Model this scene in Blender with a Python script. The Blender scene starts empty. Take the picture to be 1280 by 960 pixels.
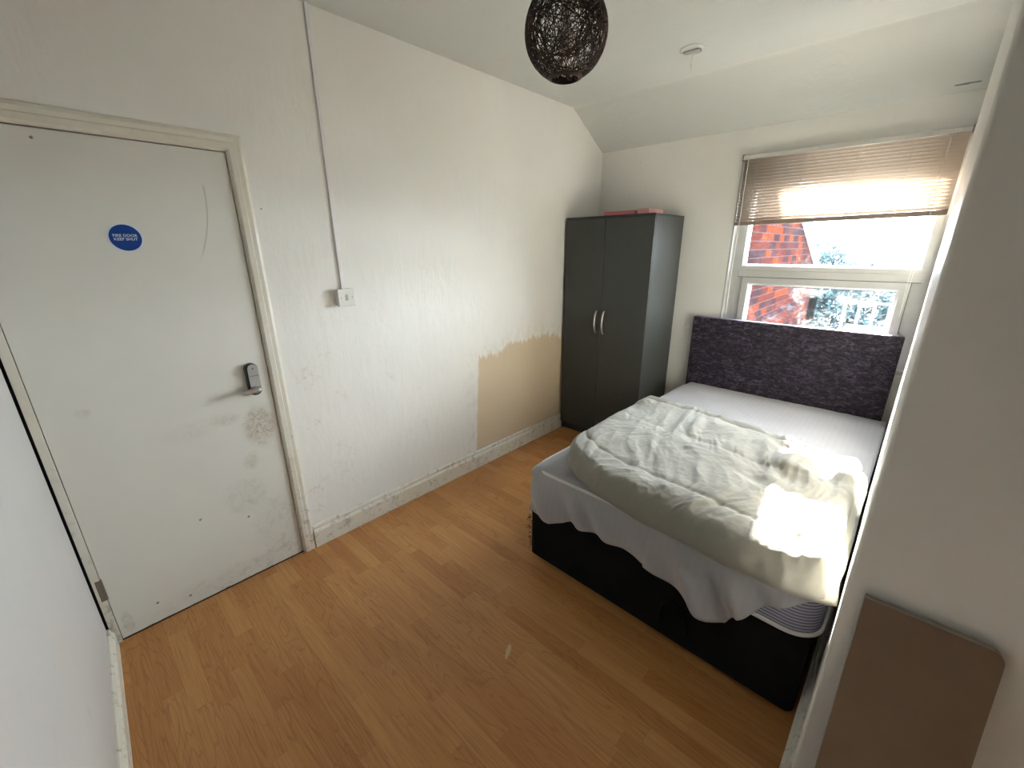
import bpy, bmesh, math, random
from mathutils import Vector, Matrix, noise
random.seed(7)
S = bpy.context.scene
C = S.collection

# ---------------------------------------------------------------- camera, world, sun, exposure
cd = bpy.data.cameras.new('camera'); co = bpy.data.objects.new('camera', cd); C.objects.link(co)
R_ = Vector((0.73401817, 0.67911048, -0.0051266)); U_ = Vector((-0.21014619, 0.23430236, 0.94917911)); F_ = Vector((-0.64579866, 0.69563737, -0.31469467))
co.matrix_world = Matrix(((R_.x, U_.x, -F_.x, 2.18993), (R_.y, U_.y, -F_.y, 0.32397), (R_.z, U_.z, -F_.z, 1.60433), (0, 0, 0, 1)))
cd.sensor_fit = 'HORIZONTAL'; cd.sensor_width = 36.0
cd.lens = 527.136 / 1280 * 36.0
cd.shift_x = -(643.2978 - 640) / 1280; cd.shift_y = (484.409 - 480) / 1280
cd.clip_start = 0.01; cd.clip_end = 200
S.camera = co
S.view_settings.view_transform = 'Standard'; S.view_settings.look = 'None'
S.view_settings.gamma = 1.0; S.view_settings.use_curve_mapping = False
S.view_settings.exposure = 3.6

w = bpy.data.worlds.new('world'); S.world = w; w.use_nodes = True
bg = w.node_tree.nodes['Background']; bg.inputs[0].default_value = (0.82, 0.93, 1.04, 1); bg.inputs[1].default_value = 5.0
sd = bpy.data.lights.new('sun', 'SUN'); sd.energy = 10; sd.angle = math.radians(0.53); sd.color = (1.0, 0.95, 0.86)
so = bpy.data.objects.new('sun', sd); C.objects.link(so); so.location = (-2, 12, 9)
so.rotation_euler = Vector((0.24, -1.0, -0.455)).to_track_quat('-Z', 'Y').to_euler()
pd = bpy.data.lights.new('window_portal', 'AREA'); pd.shape = 'RECTANGLE'; pd.size = 1.12; pd.size_y = 1.35; pd.cycles.is_portal = True
po = bpy.data.objects.new('window_portal', pd); C.objects.link(po); po.location = (1.69, 3.97, 1.525)
po.rotation_euler = Vector((0, -1, 0)).to_track_quat('-Z', 'Y').to_euler()

# ---------------------------------------------------------------- node helper
class NT:
    def __init__(s, name):
        s.m = bpy.data.materials.new(name); s.m.use_nodes = True; s.t = s.m.node_tree; s.t.nodes.clear()
        s.out = s.t.nodes.new('ShaderNodeOutputMaterial')
    def n(s, kind, ins=None, **kw):
        nd = s.t.nodes.new(kind)
        for k, v in kw.items(): setattr(nd, k, v)
        for k, v in (ins or {}).items(): s.put(nd.inputs[k], v)
        return nd
    def put(s, sock, v):
        if isinstance(v, bpy.types.NodeSocket): s.t.links.new(v, sock)
        elif v is not None:
            if sock.type == 'RGBA' and not isinstance(v, (int, float)): v = tuple(v)[:3] + (1,)
            sock.default_value = v
    def pos(s): return s.n('ShaderNodeNewGeometry').outputs['Position']
    def obj(s): return s.n('ShaderNodeTexCoord').outputs['Object']
    def map(s, v, scale=(1, 1, 1), loc=(0, 0, 0), rot=(0, 0, 0)):
        return s.n('ShaderNodeMapping', {'Vector': v, 'Scale': scale, 'Location': loc, 'Rotation': rot}).outputs[0]
    def noise(s, v, scale=5, detail=4, rough=0.55, dist=0.0, out='Fac'):
        return s.n('ShaderNodeTexNoise', {'Vector': v, 'Scale': scale, 'Detail': detail, 'Roughness': rough, 'Distortion': dist}).outputs[out]
    def ma(s, op, a, b=0.0, c=None, clamp=False):
        nd = s.n('ShaderNodeMath', operation=op, use_clamp=clamp); s.put(nd.inputs[0], a); s.put(nd.inputs[1], b)
        if c is not None: s.put(nd.inputs[2], c)
        return nd.outputs[0]
    def rng(s, v, a, b, c=0.0, d=1.0, smooth=True):
        nd = s.n('ShaderNodeMapRange', {'Value': v, 'From Min': a, 'From Max': b, 'To Min': c, 'To Max': d})
        nd.interpolation_type = 'SMOOTHSTEP' if smooth else 'LINEAR'
        return nd.outputs[0]
    def mix(s, f, a, b, mode='MIX'):
        nd = s.n('ShaderNodeMix', data_type='RGBA', blend_type=mode)
        s.put(nd.inputs[0], f); s.put(nd.inputs[6], a); s.put(nd.inputs[7], b)
        return nd.outputs[2]
    def sep(s, v):
        o = s.n('ShaderNodeSeparateXYZ', {'Vector': v}).outputs; return o[0], o[1], o[2]
    def comb(s, x, y, z): return s.n('ShaderNodeCombineXYZ', {'X': x, 'Y': y, 'Z': z}).outputs[0]
    def bump(s, h, strength=0.3, dist=0.01, normal=None):
        return s.n('ShaderNodeBump', {'Height': h, 'Strength': strength, 'Distance': dist, 'Normal': normal}).outputs[0]
    def pbr(s, col, rough=0.5, metal=0.0, normal=None, spec=None, **kw):
        b = s.n('ShaderNodeBsdfPrincipled', {'Base Color': col, 'Roughness': rough, 'Metallic': metal})
        if normal is not None: s.put(b.inputs['Normal'], normal)
        if spec is not None: s.put(b.inputs['Specular IOR Level'], spec)
        for k, v in kw.items(): s.put(b.inputs[k], v)
        s.fin(b.outputs[0]); return b
    def fin(s, sh): s.t.links.new(sh, s.out.inputs[0]); return s.m
    def near(s, v, c, r):                                  # soft 1..0 mask around value c
        return s.rng(s.ma('ABSOLUTE', s.ma('SUBTRACT', v, c)), r, r * 0.4)

def L(r, g, b):                                            # sRGB 0-255 -> linear
    f = lambda c: (c / 255 / 12.92) if c / 255 <= 0.04045 else ((c / 255 + 0.055) / 1.055) ** 2.4
    return (f(r), f(g), f(b))

def simple(name, col, rough=0.5, metal=0.0, bump=0, bscale=60, spec=None, vary=0.06, **kw):
    t = NT(name); p = t.obj()
    nz = t.noise(p, 14, 5)
    c = t.mix(t.rng(nz, 0.3, 0.7), [x * (1 - vary) for x in col], [min(1, x * (1 + vary)) for x in col])
    nm = t.bump(t.noise(p, bscale, 4), bump, 0.004) if bump else None
    t.pbr(c, rough, metal, nm, spec, **kw); return t.m

# ---------------------------------------------------------------- materials
PAINT = (0.87, 0.855, 0.805)
def wall_paint(name, base=PAINT, grime=0.5, patch=False, glossy=0.55, lumps=0.25, extra=None):
    t = NT(name); p = t.pos(); x, y, z = t.sep(p)
    big = t.noise(p, 1.3, 3); pink = t.noise(t.map(p, loc=(7, 3, 1)), 2.1, 4)
    c = t.mix(t.rng(big, 0.35, 0.7), [b * 0.97 for b in base], [min(1, b * 1.02) for b in base])
    c = t.mix(t.ma('MULTIPLY', t.rng(pink, 0.55, 0.75), 0.55), c, (base[0] * 1.0, base[1] * 0.945, base[2] * 0.93))
    # scuffs: sparse small smears, and general grime low on the wall
    sm = t.noise(t.map(p, scale=(1, 1, 0.8)), 9, 8, 0.7, 0.6)
    gate = t.noise(t.map(p, loc=(3, 9, 4)), 1.9, 2)
    low = t.rng(z, 1.5, 0.1)
    g = t.ma('MULTIPLY', t.ma('MULTIPLY', t.rng(sm, 0.56, 0.72), t.rng(gate, 0.42, 0.62)), t.ma('MULTIPLY', low, grime))
    c = t.mix(t.ma('MULTIPLY', g, 0.7), c, L(158, 142, 112))
    sp = t.n('ShaderNodeTexVoronoi', {'Vector': p, 'Scale': 4.2}).outputs['Distance']
    c = t.mix(t.ma('MULTIPLY', t.rng(sp, 0.022, 0.012), t.ma('MULTIPLY', t.rng(t.noise(p, 3), 0.5, 0.56), 0.6)), c, L(60, 50, 42))
    # brush / roller streaks
    st = t.noise(t.map(p, scale=(5, 5, 1.2)), 6, 4)
    h = t.ma('ADD', t.ma('MULTIPLY', t.noise(p, 55, 5, 0.6), 0.25), t.ma('ADD', t.ma('MULTIPLY', st, 0.5), t.ma('MULTIPLY', t.noise(p, 3.5, 3), 1.4)))
    if patch:                                              # bare plaster patch beside the wardrobe, ragged top edge
        rag = t.noise(t.comb(0, t.ma('MULTIPLY', y, 1.0), t.ma('MULTIPLY', z, 0.16)), 26, 5, 0.7)
        rag2 = t.noise(t.comb(5, y, t.ma('MULTIPLY', z, 0.5)), 7, 3)
        top = t.ma('ADD', 0.70, t.ma('ADD', t.ma('ADD', t.ma('MULTIPLY', rag, 0.20), t.ma('MULTIPLY', rag2, 0.10)), t.ma('MULTIPLY', t.near(y, 2.9, 0.45), 0.06)))
        edge = t.noise(t.comb(0, 3, z), 14, 5)
        ml = t.rng(y, t.ma('ADD', 2.25, t.ma('MULTIPLY', edge, 0.03)), t.ma('ADD', 2.262, t.ma('MULTIPLY', edge, 0.03)))
        lean = t.ma('ADD', y, t.ma('MULTIPLY', z, -0.075))
        ml = t.rng(t.ma('ADD', lean, t.ma('MULTIPLY', edge, -0.03)), 2.222, 2.232)
        mt = t.rng(t.ma('SUBTRACT', z, top), 0.016, -0.02)
        m = t.ma('MULTIPLY', ml, mt)
        pc = t.mix(t.noise(p, 6, 5), L(222, 204, 174), L(214, 194, 166))
        m2 = t.ma('MULTIPLY', t.rng(t.ma('SUBTRACT', z, top), 0.20, 0.0), t.rng(lean, 2.0, 2.3))
        m2 = t.ma('MULTIPLY', t.ma('MULTIPLY', m2, t.rng(t.noise(t.map(p, scale=(1, 1, 0.5)), 24, 6, .7), 0.45, 0.62)), 0.3)
        c = t.mix(m2, c, L(212, 194, 162)); c = t.mix(m, c, pc)
        h = t.ma('ADD', h, t.ma('MULTIPLY', m, -0.35))
        # dirty patches right of the door
        for (yy, zz, r, a) in ((1.13, 0.98, 0.09, .55), (1.22, 1.10, 0.06, .3), (1.12, 0.70, 0.1, .3), (1.25, .5, .14, .3), (1.09, .35, .1, .35)):
            d = t.ma('SQRT', t.ma('ADD', t.ma('POWER', t.ma('SUBTRACT', y, yy), 2), t.ma('POWER', t.ma('SUBTRACT', z, zz), 2)))
            mk = t.ma('MULTIPLY', t.rng(d, r, r * .3), t.rng(t.noise(p, 34, 7, 0.75, 0.8), 0.5, 0.66))
            c = t.mix(t.ma('MULTIPLY', mk, a * 0.8), c, L(150, 120, 88))
    if extra: c = extra(t, c, x, y, z)
    t.pbr(c, glossy, 0, t.bump(h, lumps, 0.012), 0.35); return t.m

M = {}
M['wall_left'] = wall_paint('wall_left_paint', patch=True)
M['wall'] = wall_paint('wall_paint', grime=0.35)
M['wall_right'] = wall_paint('wall_right_gloss', grime=0.2, glossy=0.42, lumps=0.2)
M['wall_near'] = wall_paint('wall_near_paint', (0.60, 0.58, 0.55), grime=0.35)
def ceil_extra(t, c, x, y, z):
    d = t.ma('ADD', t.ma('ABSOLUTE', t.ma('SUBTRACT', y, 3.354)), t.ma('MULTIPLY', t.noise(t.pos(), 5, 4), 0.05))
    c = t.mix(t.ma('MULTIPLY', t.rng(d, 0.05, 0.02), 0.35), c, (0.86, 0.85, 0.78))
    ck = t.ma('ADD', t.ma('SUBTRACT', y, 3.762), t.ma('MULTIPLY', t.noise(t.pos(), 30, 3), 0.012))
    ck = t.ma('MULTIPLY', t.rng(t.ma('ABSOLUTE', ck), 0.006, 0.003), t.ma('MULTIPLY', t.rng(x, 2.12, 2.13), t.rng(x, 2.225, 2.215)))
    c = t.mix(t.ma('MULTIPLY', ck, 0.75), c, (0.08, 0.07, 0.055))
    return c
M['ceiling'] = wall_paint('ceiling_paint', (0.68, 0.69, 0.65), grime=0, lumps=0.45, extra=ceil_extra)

def trim_mat():
    t = NT('gloss_trim_dirty'); p = t.pos(); x, y, z = t.sep(p)
    n1 = t.noise(p, 26, 7, 0.7, 0.4); n2 = t.noise(p, 3, 3)
    c = t.mix(t.rng(n2, 0.3, 0.7), (0.78, 0.755, 0.67), (0.76, 0.715, 0.60))
    low = t.rng(z, 0.9, 0.0, 0.15, 1.0)
    g = t.ma('MULTIPLY', t.rng(n1, 0.5, 0.68), low)
    c = t.mix(t.ma('MULTIPLY', g, 0.5), c, L(128, 104, 74))
    ch = t.ma('MULTIPLY', t.rng(t.noise(p, 48, 5, 0.8), 0.63, 0.67), t.rng(z, 1.6, 0.1))
    c = t.mix(t.ma('MULTIPLY', ch, 0.6), c, L(90, 68, 48))
    t.pbr(c, 0.38, 0, t.bump(n1, 0.12, 0.002), 0.4); return t.m
M['trim'] = trim_mat()

def door_mat():
    t = NT('door_paint'); p = t.pos(); x, y, z = t.sep(p)
    c = t.mix(t.rng(t.noise(p, 2.2, 3), 0.35, 0.65), (0.72, 0.71, 0.65), (0.745, 0.735, 0.68))
    c = t.mix(t.ma('MULTIPLY', t.rng(t.noise(t.map(p, loc=(2, 5, 1)), 2.5, 3), 0.55, 0.75), 0.5), c, (0.73, 0.69, 0.64))
    wob = t.noise(p, 7, 3, .5, 0, 'Color')
    q = t.n('ShaderNodeVectorMath', {0: p, 1: t.n('ShaderNodeVectorMath', {0: wob, 'Scale': 0.12}, operation='SCALE').outputs[0]}, operation='ADD').outputs[0]
    rid = lambda sc, l: t.rng(t.ma('ABSOLUTE', t.ma('SUBTRACT', t.noise(t.map(q, loc=l, scale=(1, 1, 1.25)), sc, 2, .5, 1.2), 0.5)), 0.035, 0.0)
    rings = t.ma('ADD', t.ma('MULTIPLY', rid(13, (0, 0, 0)), .6), t.ma('ADD', t.ma('MULTIPLY', rid(19, (4, 2, 7)), .5), t.ma('MULTIPLY', t.rng(t.noise(p, 24, 5, .7), .42, .65), .45)), clamp=True)
    for (yy, zz, ry, rz, a, k) in ((0.865, 0.80, 0.085, 0.12, .8, 1), (0.745, 0.86, 0.07, 0.035, .35, 1), (0.80, 0.63, .04, .05, .4, 1), (.74, .45, .1, .12, .28, 0), (.87, .22, .13, .22, .30, 0), (.30, 1.02, .03, .02, .3, 0), (.7, .05, .4, .07, .35, 0), (.60, .85, .12, .05, .15, 1), (.22, .08, .02, .06, .5, 0)):
        d = t.ma('SQRT', t.ma('ADD', t.ma('POWER', t.ma('DIVIDE', t.ma('SUBTRACT', y, yy), ry), 2), t.ma('POWER', t.ma('DIVIDE', t.ma('SUBTRACT', z, zz), rz), 2)))
        d = t.ma('ADD', d, t.ma('MULTIPLY', t.ma('SUBTRACT', t.noise(p, 12, 4), 0.5), 1.3))
        tex = rings if k else t.rng(t.noise(p, 30, 7, .75, 1.0), 0.46, 0.66)
        c = t.mix(t.ma('MULTIPLY', t.ma('MULTIPLY', t.rng(d, 1.1, 0.5), t.ma('ADD', t.ma('MULTIPLY', tex, .75), .25)), a * 0.85), c, L(138, 118, 72) if k else L(122, 108, 88))
    # curved grey scrape near the top right, small chips
    d = t.ma('ABSOLUTE', t.ma('SUBTRACT', y, t.ma('ADD', 0.845, t.ma('MULTIPLY', t.ma('POWER', t.ma('SUBTRACT', z, 1.83), 2), -0.9))))
    sc = t.ma('MULTIPLY', t.rng(d, 0.004, 0.001), t.ma('MULTIPLY', t.rng(z, 1.55, 1.62), t.rng(z, 1.86, 1.84)))
    c = t.mix(t.ma('MULTIPLY', sc, 0.35), c, L(110, 106, 96))
    for yy, zz in ((.327, .1), (.44, .06), (.735, .34), (.55, .42), (.40, 1.95)):
        d = t.ma('SQRT', t.ma('ADD', t.ma('POWER', t.ma('SUBTRACT', y, yy), 2), t.ma('POWER', t.ma('SUBTRACT', z, zz), 2)))
        c = t.mix(t.ma('MULTIPLY', t.rng(t.ma('ADD', d, t.ma('MULTIPLY', t.noise(p, 90, 3), .008)), 0.011, 0.007), .8), c, L(78, 64, 44))
    c = t.mix(t.ma('MULTIPLY', t.rng(t.ma('ADD', z, t.ma('MULTIPLY', t.noise(p, 25, 5), 0.03)), 0.026, 0.018), .6), c, L(100, 80, 60))
    t.pbr(c, 0.42, 0, t.bump(t.noise(p, 40, 4), 0.12, 0.004), 0.35); return t.m
M['door'] = door_mat()

def floor_mat():
    t = NT('oak_laminate'); p = t.pos(); x, y, z = t.sep(p)
    W = 0.0675
    yj = t.ma('DIVIDE', t.ma('ADD', y, 0.0185), W); j = t.ma('FLOOR', yj)
    w1 = t.n('ShaderNodeTexWhiteNoise', {'W': j}, noise_dimensions='1D').outputs['Value']
    xi = t.ma('DIVIDE', t.ma('ADD', x, t.ma('MULTIPLY', w1, 2.3)), 0.46); i = t.ma('FLOOR', xi)
    rnd = t.n('ShaderNodeTexWhiteNoise', {'Vector': t.comb(i, j, 0.0)}, noise_dimensions='2D')
    rv = rnd.outputs['Value']; rx, ry, rz = t.sep(rnd.outputs['Color'])
    q = t.comb(t.ma('ADD', x, t.ma('MULTIPLY', rx, 9)), t.ma('ADD', y, t.ma('MULTIPLY', ry, 5)), rz)
    fine = t.noise(t.map(q, scale=(1.3, 60, 1)), 3.0, 7, 0.75, 0.1)
    # cathedral figure: contour bands of a stretched noise field
    fld = t.noise(t.map(q, scale=(0.9, 8, 1)), 1.6, 2, 0.4, 0.35)
    bands = t.ma('ABSOLUTE', t.ma('SINE', t.ma('MULTIPLY', fld, 52)))
    fig = t.ma('MULTIPLY', t.rng(bands, 0.55, 0.0), t.rng(rv, 0.1, 0.4))
    c = t.mix(rv, L(204, 150, 92), L(186, 129, 74))
    c = t.mix(t.ma('MULTIPLY', t.rng(rz, 0.6, 1.0), .5), c, L(210, 158, 98))
    c = t.mix(t.ma('MULTIPLY', fig, 0.38), c, L(146, 86, 44))
    c = t.mix(t.ma('MULTIPLY', t.rng(fine, 0.4, 0.72), 0.65), c, L(150, 96, 54))
    c = t.mix(t.rng(t.noise(p, 1.4, 3), 0.4, 0.7, 0, .22), c, L(172, 108, 66))
    fy = t.ma('FRACT', yj); fx = t.ma('FRACT', xi)
    seam = t.ma('MAXIMUM', t.rng(t.ma('ABSOLUTE', t.ma('SUBTRACT', fy, 0.5)), 0.488, 0.498), t.rng(t.ma('ABSOLUTE', t.ma('SUBTRACT', fx, 0.5)), 0.4975, 0.4995))
    c = t.mix(t.ma('MULTIPLY', seam, 0.22), c, L(110, 66, 34))
    rough = t.ma('ADD', 0.34, t.ma('MULTIPLY', t.noise(p, 5, 5), 0.16))
    t.pbr(c, rough, 0, t.bump(t.ma('ADD', fine, t.ma('MULTIPLY', seam, -1.0)), 0.06, 0.002), 0.4); return t.m
M['floor'] = floor_mat()

M['upvc'] = simple('white_upvc', (0.50, 0.50, 0.475), 0.3, spec=0.5, vary=0.03)
M['reveal'] = M['wall']
M['white_plastic'] = simple('white_plastic', (0.74, 0.73, 0.68), 0.35, vary=0.04)
M['trunk_plastic'] = simple('trunking_plastic', (0.84, 0.81, 0.82), 0.4, vary=0.03)
M['grey_plastic'] = simple('grey_plastic', (0.42, 0.42, 0.40), 0.5)
M['dark'] = simple('gap_shade', (0.012, 0.01, 0.012), 0.8)  # near-black, stands in for shade in gaps; also on added light blockers
M['silver'] = simple('brushed_silver', (0.62, 0.60, 0.58), 0.3, 0.9, vary=0.04)
M['chrome'] = simple('chrome', (0.8, 0.8, 0.8), 0.15, 1.0, vary=0.02)
M['brass'] = simple('aged_steel', (0.25, 0.23, 0.19), 0.5, 0.6)
M['lock_plate'] = simple('satin_grey_plate', (0.42, 0.42, 0.41), 0.42, 0.5, vary=0.04)
M['black_plastic'] = simple('black_plastic', (0.015, 0.015, 0.016), 0.4)
M['blue'] = simple('blue_vinyl', L(12, 62, 140), 0.35, vary=0.02)
M['white_vinyl'] = simple('white_vinyl', (0.68, 0.75, 0.84), 0.4, vary=0.01)
M['wardrobe'] = simple('grey_melamine', L(66, 68, 65), 0.42, bump=0.03, bscale=120, spec=0.4, vary=0.03)
M['wardrobe_dark'] = simple('grey_melamine_edge', L(50, 50, 50), 0.5, vary=0.03)
M['pink'] = simple('pink_card', L(205, 120, 120), 0.6)
M['pink2'] = simple('pale_pink_card', L(222, 158, 152), 0.6)
M['brown'] = simple('brown_board', L(132, 108, 86), 0.6, bump=0.05, vary=0.04)
M['brown_edge'] = simple('brown_board_edge', L(178, 168, 156), 0.6, vary=0.04)
M['rattan'] = simple('dark_brown_rattan', L(58, 36, 28), 0.45, spec=0.4, vary=0.3)
M['bulb'] = simple('bulb_glass', (0.75, 0.73, 0.68), 0.2)
M['cord'] = simple('cord_white', (0.7, 0.68, 0.6), 0.6)
M['tan_plastic'] = simple('tan_rail', L(186, 164, 146), 0.4)
M['rail_brown'] = simple('brown_rail', L(140, 122, 110), 0.4)
M['headrail'] = simple('cream_headrail', (0.62, 0.60, 0.55), 0.4)
M['black_fabric'] = simple('black_fabric', (0.0055, 0.0055, 0.006), 0.9, spec=0.15, bump=0.3, bscale=300, vary=0.3)
M['soil_metal'] = simple('black_pipe', (0.001, 0.001, 0.0012), 0.9, spec=0.0)
M['flake'] = simple('paint_flake', L(196, 170, 132), 0.5)

def slat_mat():
    t = NT('blind_slat'); p = t.obj()
    d = t.n('ShaderNodeBsdfDiffuse', {'Color': (*L(200, 184, 168), 1)}); tr = t.n('ShaderNodeBsdfTranslucent', {'Color': (*L(238, 226, 212), 1)})
    m = t.n('ShaderNodeMixShader', {0: 0.12, 1: d.outputs[0], 2: tr.outputs[0]})
    g = t.n('ShaderNodeBsdfGlossy', {'Roughness': 0.35}); 
    m2 = t.n('ShaderNodeMixShader', {0: 0.05, 1: m.outputs[0], 2: g.outputs[0]})
    return t.fin(m2.outputs[0])
M['slat'] = slat_mat()

def glass_mat():
    t = NT('dirty_window_glass'); p = t.pos(); x, y, z = t.sep(p)
    tr = t.n('ShaderNodeBsdfTransparent', {'Color': (0.97, 0.98, 0.98, 1)})
    gl = t.n('ShaderNodeBsdfGlossy', {'Roughness': 0.02})
    fr = t.n('ShaderNodeFresnel', {'IOR': 1.45}).outputs[0]
    a = t.n('ShaderNodeMixShader', {0: t.ma('MULTIPLY', fr, 0.7), 1: tr.outputs[0], 2: gl.outputs[0]})
    hz = t.n('ShaderNodeBsdfTranslucent', {'Color': (0.9, 0.93, 0.95, 1)})
    n1 = t.noise(p, 7, 6, 0.7, 0.6); n2 = t.noise(p, 45, 4, 0.7)
    lowp = t.rng(z, 1.42, 1.36)
    f = t.ma('MULTIPLY', t.rng(n1, 0.45, 0.75), t.rng(n2, 0.3, 0.7))
    f = t.ma('MULTIPLY', f, t.ma('ADD', 0.012, t.ma('MULTIPLY', lowp, 0.03)))
    f = t.ma('ADD', f, 0.0008)
    b = t.n('ShaderNodeMixShader', {0: f, 1: a.outputs[0], 2: hz.outputs[0]})
    return t.fin(b.outputs[0])
M['glass'] = glass_mat()

def velvet_mat():
    t = NT('crushed_velvet'); p = t.obj()
    n1 = t.noise(t.map(p, scale=(0.7, 1, 1.5), rot=(0, 0.7, 0)), 38, 8, 0.72, 0.9); n2 = t.noise(p, 4, 3)
    f = t.ma('MULTIPLY', t.rng(n1, 0.44, 0.66), t.rng(n2, 0.25, 0.7, 0.45, 1.0))
    c = t.mix(f, L(27, 22, 29), L(90, 78, 97))
    t.pbr(c, 0.55, 0, t.bump(n1, 0.6, 0.01), 0.3, **{'Sheen Weight': 0.6, 'Sheen Roughness': 0.4, 'Sheen Tint': (0.62, 0.55, 0.7, 1)}); return t.m
M['velvet'] = velvet_mat()

def cloth(name, col, stripes=False, rough=0.85, weave=0.1):
    t = NT(name); p = t.obj(); x, y, z = t.sep(p)
    c = t.mix(t.rng(t.noise(p, 3.5, 4), 0.35, 0.7), [b * 0.97 for b in col], [min(1, b * 1.02) for b in col])
    nm = t.bump(t.ma('ADD', t.noise(p, 14, 5), t.ma('MULTIPLY', t.noise(p, 60, 3), .2)), weave, 0.01)
    if stripes:
        s = t.rng(t.ma('SINE', t.ma('MULTIPLY', x, 2 * math.pi / 0.03)), -0.3, 0.3)
        c = t.mix(t.ma('MULTIPLY', s, 0.12), c, [b * 0.78 for b in col])
    t.pbr(c, rough, 0, nm, 0.2, **{'Sheen Weight': 0.15}); return t.m
M['sheet'] = cloth('white_sheet', (0.42, 0.415, 0.43), True)
M['duvet'] = cloth('cream_duvet', (0.285, 0.272, 0.235), weave=0.3)
M['duvet_under'] = cloth('beige_duvet_lining', (0.36, 0.35, 0.29))
def ticking():
    t = NT('mattress_ticking'); p = t.obj(); x, y, z = t.sep(p)
    zz = t.ma('ADD', z, t.ma('MULTIPLY', t.noise(p, 3, 2), 0.015))
    s = t.ma('SINE', t.ma('MULTIPLY', zz, 2 * math.pi / 0.0125))
    c = t.mix(t.rng(s, 0.0, 0.6), L(122, 124, 146), L(190, 190, 204))
    t.pbr(c, 0.7, 0, t.bump(s, 0.2, 0.002), 0.2); return t.m
M['ticking'] = ticking()
M['piping'] = cloth('white_piping', (0.72, 0.71, 0.68))

def brick_mat():
    t = NT('red_brick'); p = t.pos(); x, y, z = t.sep(p)
    uv = t.comb(y, z, x)
    row = t.ma('FLOOR', t.ma('DIVIDE', z, 0.075)); half = t.ma('MULTIPLY', t.ma('MODULO', t.ma('ABSOLUTE', row), 2.0), 0.5)
    cy = t.ma('ADD', t.ma('DIVIDE', y, 0.225), half); col = t.ma('FLOOR', cy)
    rn = t.n('ShaderNodeTexWhiteNoise', {'Vector': t.comb(row, col, 0.0)}, noise_dimensions='2D').outputs['Value']
    c = t.mix(t.rng(rn, 0.1, 0.6), (0.009, 0.0048, 0.0056), (0.022, 0.0052, 0.0034)); c = t.mix(t.rng(rn, 0.68, 0.9), c, (0.040, 0.0085, 0.0034))
    c = t.mix(t.ma('MULTIPLY', t.rng(t.noise(uv, 14, 5), .4, .75), .5), c, (0.016, 0.0088, 0.0085))
    dz = t.ma('ABSOLUTE', t.ma('SUBTRACT', t.ma('FRACT', t.ma('DIVIDE', z, 0.075)), 0.5)); dy = t.ma('ABSOLUTE', t.ma('SUBTRACT', t.ma('FRACT', cy), 0.5))
    c = t.mix(t.rng(dy, 0.44, 0.475), c, (0.011, 0.0062, 0.0068)); jz = t.rng(dz, 0.415, 0.455)
    c = t.mix(jz, c, (0.021, 0.0125, 0.0125))
    t.pbr(c, 1.0, 0, None, 0.0); return t.m
M['brick'] = brick_mat()
M['slate'] = simple('slate_roof', (0.12, 0.12, 0.14), 0.7)
M['leaf'] = simple('tree_leaves', (0.014, 0.024, 0.026), 0.9, spec=0.02, vary=0.3)
M['bark'] = simple('tree_bark', (0.12, 0.09, 0.07), 0.9)
M['ground'] = simple('pale_ground', (0.06, 0.065, 0.06), 0.9)
M['fence'] = simple('pale_fence', (0.1, 0.1, 0.1), 0.9, spec=.05)
M['render_wall'] = simple('pale_render', (0.016, 0.017, 0.02), 0.9, spec=.05)

# ---------------------------------------------------------------- mesh helpers
def link(name, me, mat, parent=None):
    o = bpy.data.objects.new(name, me); C.objects.link(o)
    for m in (mat if isinstance(mat, (list, tuple)) else [mat]): me.materials.append(m)
    if parent: o.parent = parent; o.matrix_parent_inverse = Matrix.Translation(parent.location).inverted() if parent.parent is None else (parent.matrix_basis.inverted())
    return o
def place(o, parent):                                     # parent keeping world coordinates of vertices
    o.parent = parent
    w_ = Matrix(); q = parent
    chain = []
    while q: chain.append(q); q = q.parent
    for q in reversed(chain): w_ = w_ @ q.matrix_parent_inverse @ q.matrix_basis
    o.matrix_parent_inverse = w_.inverted()
def obj(name, bm, mat, parent=None, smooth=False, bevel=0, seg=2):
    if bevel:
        bmesh.ops.bevel(bm, geom=list(bm.edges), offset=bevel, segments=seg, profile=0.5, affect='EDGES')
    bmesh.ops.recalc_face_normals(bm, faces=bm.faces)
    me = bpy.data.meshes.new(name); bm.to_mesh(me); bm.free()
    o = bpy.data.objects.new(name, me); C.objects.link(o)
    for m in (mat if isinstance(mat, (list, tuple)) else [mat]): me.materials.append(m)
    if smooth:
        for f in me.polygons: f.use_smooth = True
    if parent: place(o, parent)
    return o
def bx(bm, x0, x1, y0, y1, z0, z1):
    vs = [bm.verts.new(p) for p in ((x0, y0, z0), (x1, y0, z0), (x1, y1, z0), (x0, y1, z0), (x0, y0, z1), (x1, y0, z1), (x1, y1, z1), (x0, y1, z1))]
    for f in ((0, 3, 2, 1), (4, 5, 6, 7), (0, 1, 5, 4), (1, 2, 6, 5), (2, 3, 7, 6), (3, 0, 4, 7)): bm.faces.new([vs[i] for i in f])
    return vs
def box(x0, x1, y0, y1, z0, z1): bm = bmesh.new(); bx(bm, x0, x1, y0, y1, z0, z1); return bm
def prism(pts, axis, a, b, bm=None):                      # polygon extruded along axis ('x': pts are (y,z); 'y': (x,z); 'z': (x,y))
    bm = bm or bmesh.new()
    mk = {'x': lambda p, t: (t, p[0], p[1]), 'y': lambda p, t: (p[0], t, p[1]), 'z': lambda p, t: (p[0], p[1], t)}[axis]
    A = [bm.verts.new(mk(p, a)) for p in pts]; B = [bm.verts.new(mk(p, b)) for p in pts]
    bm.faces.new(A); bm.faces.new(B[::-1])
    for i in range(len(pts)): k = (i + 1) % len(pts); bm.faces.new((A[i], B[i], B[k], A[k]))
    return bm
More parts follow.
